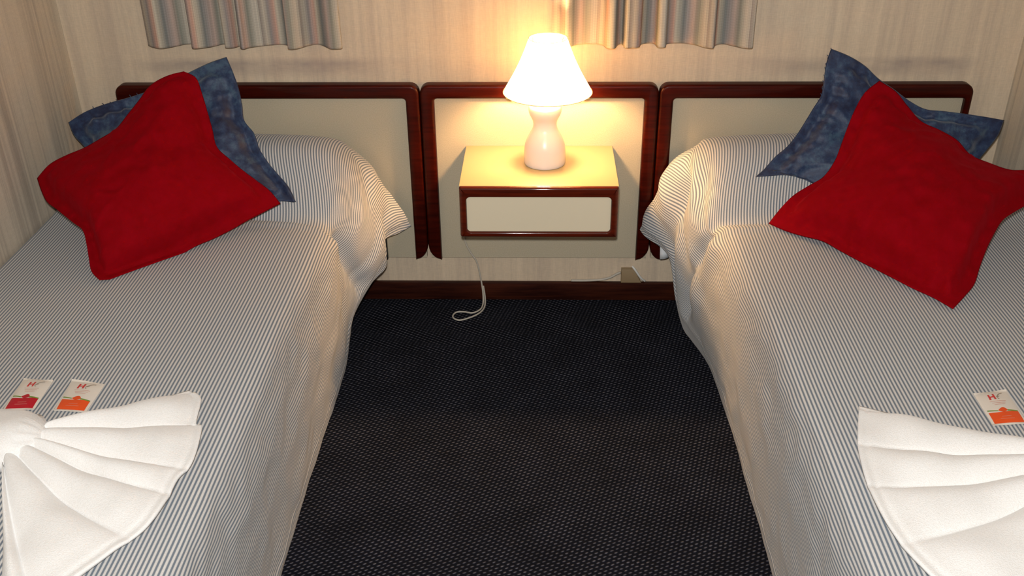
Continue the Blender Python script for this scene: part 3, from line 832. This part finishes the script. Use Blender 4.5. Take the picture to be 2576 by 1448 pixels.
# ------------------------------------------------------------------ towels
def poly_at(P, t):
    L_ = [0.0]
    for a, b2 in zip(P[:-1], P[1:]): L_.append(L_[-1] + (b2 - a).length)
    s = t * L_[-1]
    for i in range(len(P) - 1):
        if s <= L_[i + 1] or i == len(P) - 2:
            return P[i].lerp(P[i + 1], (s - L_[i]) / max(1e-9, L_[i + 1] - L_[i]))
def fan(name, start, end, cuts, root, zbase, seed, flip=1, z_start=0.03, mat_=None):
    """pleated towel fan: start and end are xy polylines run in the same sense, cuts the pleat borders"""
    NS, NT = 150, 70
    A = [Vector((*p, 0)) for p in start]; Bp = [Vector((*p, 0)) for p in end]
    A = smooth_line(A, 4); Bp = smooth_line(Bp, 5)
    top, bot = [], []
    for i in range(NS + 1):
        s = i / NS
        k = max(q for q in range(len(cuts)) if cuts[q] <= s + 1e-9); k = min(k, len(cuts) - 2)
        f = (s - cuts[k]) / (cuts[k + 1] - cuts[k])
        pa, pb = poly_at(A, s), poly_at(Bp, s)
        for j in range(NT + 1):
            t = j / NT
            p = pa.lerp(pb, t)
            d = (pb - pa).normalized(); nrm = Vector((-d.y, d.x, 0))
            p += nrm * 0.012 * math.sin(PI * t) * math.sin(s * 5 + seed) * flip
            # pleat: rises sharply from a crease, rolls over and tucks under the next
            prof = (math.sin(PI * min(1, f * 1.02)) ** 0.55) * (1.0 - 0.35 * f) if 0 < f < 1 else 0.0
            amp = 0.018 + 0.010 * math.sin(PI * min(1, t * 1.15)) - 0.012 * sstep(0.75, 1, t)
            n1 = noise.noise(Vector((p.x * 14, p.y * 14, seed)))
            z = zbase + 0.005 + amp * prof + z_start * (1 - sstep(0, 0.55, t)) + 0.004 * n1 * sstep(0, .1, t)
            z += 0.003 * math.exp(-((t - 0.955) / 0.012) ** 2) * -1
            edge_fall = 1 - sstep(0.0, 0.03, s) * (1 - sstep(0.97, 1.0, s))
            z -= edge_fall * 0.010 * t
            z = max(z, zbase + 0.004)
            top.append(Vector((p.x, p.y, z)))
    n = len(top)
    vs = top + [Vector((p.x, p.y, max(zbase + 0.0004, min(p.z - 0.006, zbase + 0.004)))) for p in top]
    fs = []
    W = NT + 1
    def fc(a, b2, c, d):
        fs.append((a, b2, c, d) if flip > 0 else (d, c, b2, a))
    for i in range(NS):
        for j in range(NT):
            a = i * W + j
            fc(a, a + W, a + W + 1, a + 1)
            fc(n + a, n + a + 1, n + a + W + 1, n + a + W)
    for i in range(NS):
        a = i * W
        fc(a, n + a, n + a + W, a + W)
        a = i * W + NT
        fc(a, a + W, n + a + W, n + a)
    for j in range(NT):
        a = j
        fc(a, a + 1, n + a + 1, n + a)
        a = NS * W + j
        fc(a, n + a, n + a + 1, a + 1)
    bmt = bmesh.new()
    return mesh(name, vs, fs, mat_ or M['towel'], root)
def knot(name, c, ax, length, rad, root, zb, seed):
    """gathered wrap round the middle of the towel bow, with the woven border as ribs"""
    ax = Vector((*ax, 0)).normalized(); pr = Vector((-ax.y, ax.x, 0))
    K, n = 44, 48
    vs, fs = [], []
    for k in range(K + 1):
        t = k / K * 2 - 1
        prof = (1 - abs(t) ** 3.0) ** 0.5 if abs(t) < 1 else 0.0
        prof = max(prof, 0.04)
        for i in range(n):
            a = 2 * PI * i / n
            r = 1 + 0.10 * math.sin(a * 3 + seed + t * 2.2) * (0.6 + 0.4 * t) + 0.05 * noise.noise(Vector((a * 2, t * 3, seed)))
            if t > 0.62: r *= 1 + 0.07 * math.sin(a * 16) * sstep(0.62, 0.7, t)
            y_ = rad[0] * prof * r * math.cos(a)
            z_ = rad[1] * prof * r * math.sin(a)
            p = Vector((*c, 0)) + ax * (t * length) + pr * y_
            z = zb + rad[1] * 0.80 + z_
            vs.append(Vector((p.x, p.y, max(zb + 0.0006, z))))
    for k in range(K):
        for i in range(n):
            j = (i + 1) % n
            fs.append((k * n + i, (k + 1) * n + i, (k + 1) * n + j, k * n + j))
    fs.append(tuple(range(n))); fs.append(tuple(K * n + i for i in range(n))[::-1])
    return mesh(name, vs, fs, M['towel'], root)
ZT_ = 0.4725
tl = thing('towel', (-0.2, -1.42, ZT_), 'white towel folded into a pleated bow, lying on the left bed', 'towel', 'towels folded into bows')
fan('pleated_fan', [(-0.075, -1.335), (-0.092, -1.37), (-0.105, -1.41), (-0.115, -1.445), (-0.108, -1.470)],
    [(0.135, -1.172), (0.172, -1.205), (0.186, -1.285), (0.203, -1.300), (0.217, -1.40), (0.205, -1.455), (0.203, -1.52), (0.192, -1.578), (0.155, -1.64), (0.112, -1.715), (0.085, -1.77), (0.045, -1.81)],
    [0.0, 0.20, 0.40, 0.50, 0.67, 0.93, 1.0], tl, ZT_, 1.0)
fan('pleated_fan', [(-0.30, -1.50), (-0.295, -1.46), (-0.29, -1.42), (-0.285, -1.385)],
    [(-0.30, -1.76), (-0.42, -1.70), (-0.51, -1.60), (-0.535, -1.48), (-0.53, -1.36), (-0.49, -1.27)],
    [0.0, 0.24, 0.45, 0.70, 1.0], tl, ZT_, 4.0)
knot('gathered_knot', (-0.180, -1.385), (0.97, 0.10), 0.108, (0.080, 0.044), tl, ZT_, 1.0)
fan('tucked_end', [(-0.20, -1.46), (-0.16, -1.475), (-0.13, -1.47)], [(-0.20, -1.585), (-0.14, -1.585), (-0.085, -1.565)], [0, 0.5, 1.0], tl, ZT_, 6.0, z_start=0.01)
tr_ = thing('towel', (1.87, -1.42, ZT_), 'white towel folded into a pleated bow, lying on the right bed', 'towel', 'towels folded into bows')
fan('pleated_fan', [(1.838, -1.385), (1.832, -1.42), (1.826, -1.46), (1.822, -1.50), (1.82, -1.535)],
    [(1.527, -1.208), (1.498, -1.30), (1.484, -1.36), (1.474, -1.44), (1.475, -1.52), (1.484, -1.582), (1.500, -1.640), (1.530, -1.70), (1.60, -1.77), (1.70, -1.80)],
    [0.0, 0.19, 0.36, 0.565, 0.93, 1.0], tr_, ZT_, 2.0, flip=-1)
fan('pleated_fan', [(1.985, -1.53), (1.985, -1.49), (1.985, -1.45), (1.985, -1.40)],
    [(2.02, -1.80), (2.13, -1.76), (2.22, -1.66), (2.25, -1.52), (2.24, -1.38), (2.20, -1.27)],
    [0.0, 0.22, 0.5, 0.72, 1.0], tr_, ZT_, 7.0)
knot('gathered_knot', (1.905, -1.455), (-1.0, 0.08), 0.098, (0.085, 0.046), tr_, ZT_, 3.0)

# ------------------------------------------------------------------ sachets
def sachet(corners, colr, logo, label, seed, extra=False):
    """corners: top left, top right, bottom right, bottom left (xy); a sealed paper sachet with its print"""
    TLc, TRc, BRc, BLc = [Vector((*c, 0)) for c in corners]
    zb = 0.4718
    c = (TLc + TRc + BRc + BLc) / 4
    root = thing('sachet', (c.x, c.y, zb), label, 'sachet', 'small paper sachets on the beds')
    def at(u, v, h=0.0):
        p = (TLc * (1 - u) + TRc * u) * (1 - v) + (BLc * (1 - u) + BRc * u) * v
        a, b2 = abs(2 * u - 1), abs(2 * v - 1)
        dome = max(0, 1 - a ** 3) * max(0, 1 - b2 ** 4)
        z = zb + 0.0016 + 0.0042 * dome + 0.0005 * math.sin(u * 9 + seed) * dome
        z += 0.003 * max(0, b2 - 0.93) / 0.07 * (0.5 + 0.5 * math.sin(seed * 3 + u * 4))
        return Vector((p.x, p.y, z + h))
    n, mm = 16, 24
    vs = [at(i / n, j / mm) for j in range(mm + 1) for i in range(n + 1)]
    k0 = len(vs)
    vs += [Vector((v.x, v.y, min(v.z - 0.0009, zb + 0.0012))) for v in vs]
    fs = []
    W = n + 1
    for j in range(mm):
        for i in range(n):
            a = j * W + i
            fs.append((a, a + W, a + W + 1, a + 1)); fs.append((k0 + a, k0 + a + 1, k0 + a + W + 1, k0 + a + W))
    for i in range(n):
        fs.append((i, i + 1, k0 + i + 1, k0 + i)); a = mm * W + i; fs.append((a, k0 + a, k0 + a + 1, a + 1))
    for j in range(mm):
        a = j * W; fs.append((a, k0 + a, k0 + a + W, a + W)); a = j * W + n; fs.append((a, a + W, k0 + a + W, k0 + a))
    mesh('pouch', vs, fs, M['paper'], root, smooth=False)
    def patch(name, outline, m_, h=0.0004, ny=8, nx=14):
        """outline: (v_top(u), v_bot(u)) functions on u range"""
        u0, u1, vt, vb = outline
        pv = [at(u0 + (u1 - u0) * i / nx, vt(i / nx) + (vb(i / nx) - vt(i / nx)) * j / ny, h) for j in range(ny + 1) for i in range(nx + 1)]
        pf = [(j * (nx + 1) + i, (j + 1) * (nx + 1) + i, (j + 1) * (nx + 1) + i + 1, j * (nx + 1) + i + 1) for j in range(ny) for i in range(nx)]
        return mesh(name, pv, pf, m_, root, smooth=False)
    patch('colour_block', (0.07, 0.93, lambda t: 0.655 + 0.03 * math.sin(PI * t * 1.0) - 0.02 * t, lambda t: 0.965), colr)
    patch('green_band', (0.07, 0.36, lambda t: 0.575 + 0.045 * t, lambda t: 0.61 + 0.035 * t), M['p_green'], 0.0005, 2, 6)
    patch('green_band', (0.62, 0.93, lambda t: 0.615 + 0.02 * t, lambda t: 0.655 + 0.012 * t), M['p_green'], 0.0005, 2, 6)
    # fruit mark between the green bands
    patch('fruit_mark', (0.36, 0.64, lambda t: 0.63 - 0.09 * math.sin(PI * t) ** 0.7 * (0.5 + 0.7 * t), lambda t: 0.63 + 0.05 * math.sin(PI * t)), logo, 0.0007, 4, 10)
    # letter H, leaf strokes and small lines of print, as one printed mesh each
    def stroke(name, segs, m_, wd=0.035, h=0.0007):
        pv, pf = [], []
        for (ua, va, ub, vb) in segs:
            du, dv = (ub - ua), (vb - va) * 1.6
            l = math.hypot(du, dv); nu, nv = -dv / l * wd / 2, du / l * wd / 2 / 1.6
            b0 = len(pv); K = 3
            for q in range(K + 1):
                f = q / K
                u, v = ua + (ub - ua) * f, va + (vb - va) * f
                pv += [at(u + nu, v + nv, h), at(u - nu, v - nv, h)]
            for q in range(K):
                pf.append((b0 + 2 * q, b0 + 2 * q + 1, b0 + 2 * q + 3, b0 + 2 * q + 2))
        return mesh(name, pv, pf, m_, root, smooth=False)
    stroke('letter_h', [(0.36, 0.13, 0.34, 0.30), (0.50, 0.12, 0.49, 0.29), (0.35, 0.215, 0.49, 0.205)], M['p_red'], 0.055)
    leaf = [(0.56 + 0.24 * t, 0.23 - 0.13 * t - 0.03 * math.sin(PI * t), 0.56 + 0.24 * (t + .2), 0.23 - 0.13 * (t + .2) - 0.03 * math.sin(PI * (t + .2))) for t in (0, .2, .4, .6, .8)]
    stroke('leaf_mark', leaf + [(0.56, 0.23, 0.66, 0.20), (0.56, 0.25, 0.60, 0.29)], M['p_grey'], 0.03)
    stroke('small_print', [(0.28, 0.35, 0.76, 0.35), (0.32, 0.40, 0.72, 0.40), (0.36, 0.45, 0.68, 0.45)], M['p_pink'], 0.018)
    stroke('small_print', [(0.36, 0.80, 0.64, 0.80), (0.30, 0.86, 0.70, 0.86)], M['p_pink'], 0.012)
    return root
sachet([(-0.239, -1.129), (-0.172, -1.136), (-0.166, -1.239), (-0.231, -1.243)], M['p_crimson'], M['p_crimson'], 'white sachet with dark red lower half, on the left bed by the wall side', 1.0)
sachet([(-0.132, -1.133), (-0.054, -1.148), (-0.055, -1.247), (-0.124, -1.242)], M['p_orange'], M['p_orange'], 'white sachet with orange lower half, beside the dark red one on the left bed', 2.3)
sachet([(1.776, -1.159), (1.848, -1.145), (1.846, -1.258), (1.774, -1.266)], M['p_orange'], M['p_orange'], 'white sachet with orange lower half, alone on the right bed', 3.1)

# ------------------------------------------------------------------ curtains
def curtain(x0, x1, prof, seed, label):
    """prof: depth of the folds along the hem; cloth hangs from a rail above the picture"""
    root = thing('curtain', ((x0 + x1) / 2, 0.0, 0.872), label, 'curtain', 'short striped curtains')
    NX_, NZ_ = 260, 60
    vs, uv = [], []
    ctrl = [Vector((x, d, 0)) for x, d in prof]
    line = smooth_line(ctrl, 26)
    u = [0.0]
    for a, b2 in zip(line[:-1], line[1:]): u.append(u[-1] + (b2 - a).length)
    n = len(line)
    Z0, Z1 = 0.878, 1.70
    for k in range(NZ_ + 1):
        t = k / NZ_
        z = Z0 + (Z1 - Z0) * t ** 1.2
        for i, p in enumerate(line):
            sway = 0.012 * t * math.sin(i * 0.035 + seed)
            amp = 1 - 0.35 * t
            y = 0.026 - 1.45 * p.y * amp + 0.002 * noise.noise(Vector((p.x * 30, z * 4, seed)))
            # folds slant a little towards the foot of the cloth
            x = (x0 + x1) / 2 + (p.x - (x0 + x1) / 2) * (1 - 0.012 * t) + sway * 0.5 * math.sin(PI * i / n)
            dz = (0.004 * noise.noise(Vector((p.x * 9, 0, seed)))) * (1 - t)
            vs.append((x, min(y, 0.038), z + dz)); uv.append((u[i], z))
    fs = []
    for k in range(NZ_):
        for i in range(n - 1):
            a = k * n + i
            fs.append((a, a + 1, a + n + 1, a + n))
    o = mesh('cloth', vs, fs, M['curtain'], root, uvs=uv)
    md = o.modifiers.new('cloth_thickness', 'SOLIDIFY'); md.thickness = 0.0012
    box('rail', x0 - 0.02, x1 + 0.02, 0.003, YB, 1.701, 1.716, M['rail'], root, 0.002)
    return root
curtain(-0.292, 0.293, [(-.292, .010), (-.272, .022), (-.245, .030), (-.215, .020), (-.185, .004), (-.160, .004), (-.152, .030), (-.135, .034), (-.100, .020), (-.070, .002),
                        (-.058, .010), (-.052, .030), (-.030, .030), (-.012, .014), (-.008, .030), (.004, .036), (.016, .024), (.05, .012), (.10, .004), (.126, .012),
                        (.136, .036), (.160, .034), (.190, .010), (.215, .004), (.240, .020), (.262, .036), (.288, .034), (.293, .028)], 1.0,
        'grey and pink striped short curtain hanging above the left bed')
curtain(0.925, 1.490, [(.905, .012), (.925, .018), (.945, .034), (.960, .030), (.985, .014), (1.03, .006), (1.055, .012), (1.066, .034), (1.088, .038), (1.100, .014), (1.112, .008), (1.120, .034),
                       (1.140, .034), (1.160, .030), (1.172, .008), (1.205, .004), (1.214, .032), (1.236, .032), (1.246, .008), (1.29, .002), (1.325, .012), (1.348, .030),
                       (1.372, .038), (1.384, .016), (1.410, .006), (1.440, .020), (1.465, .034), (1.485, .036), (1.490, .026)], 2.5,
        'pink and grey striped short curtain hanging right above the lamp')
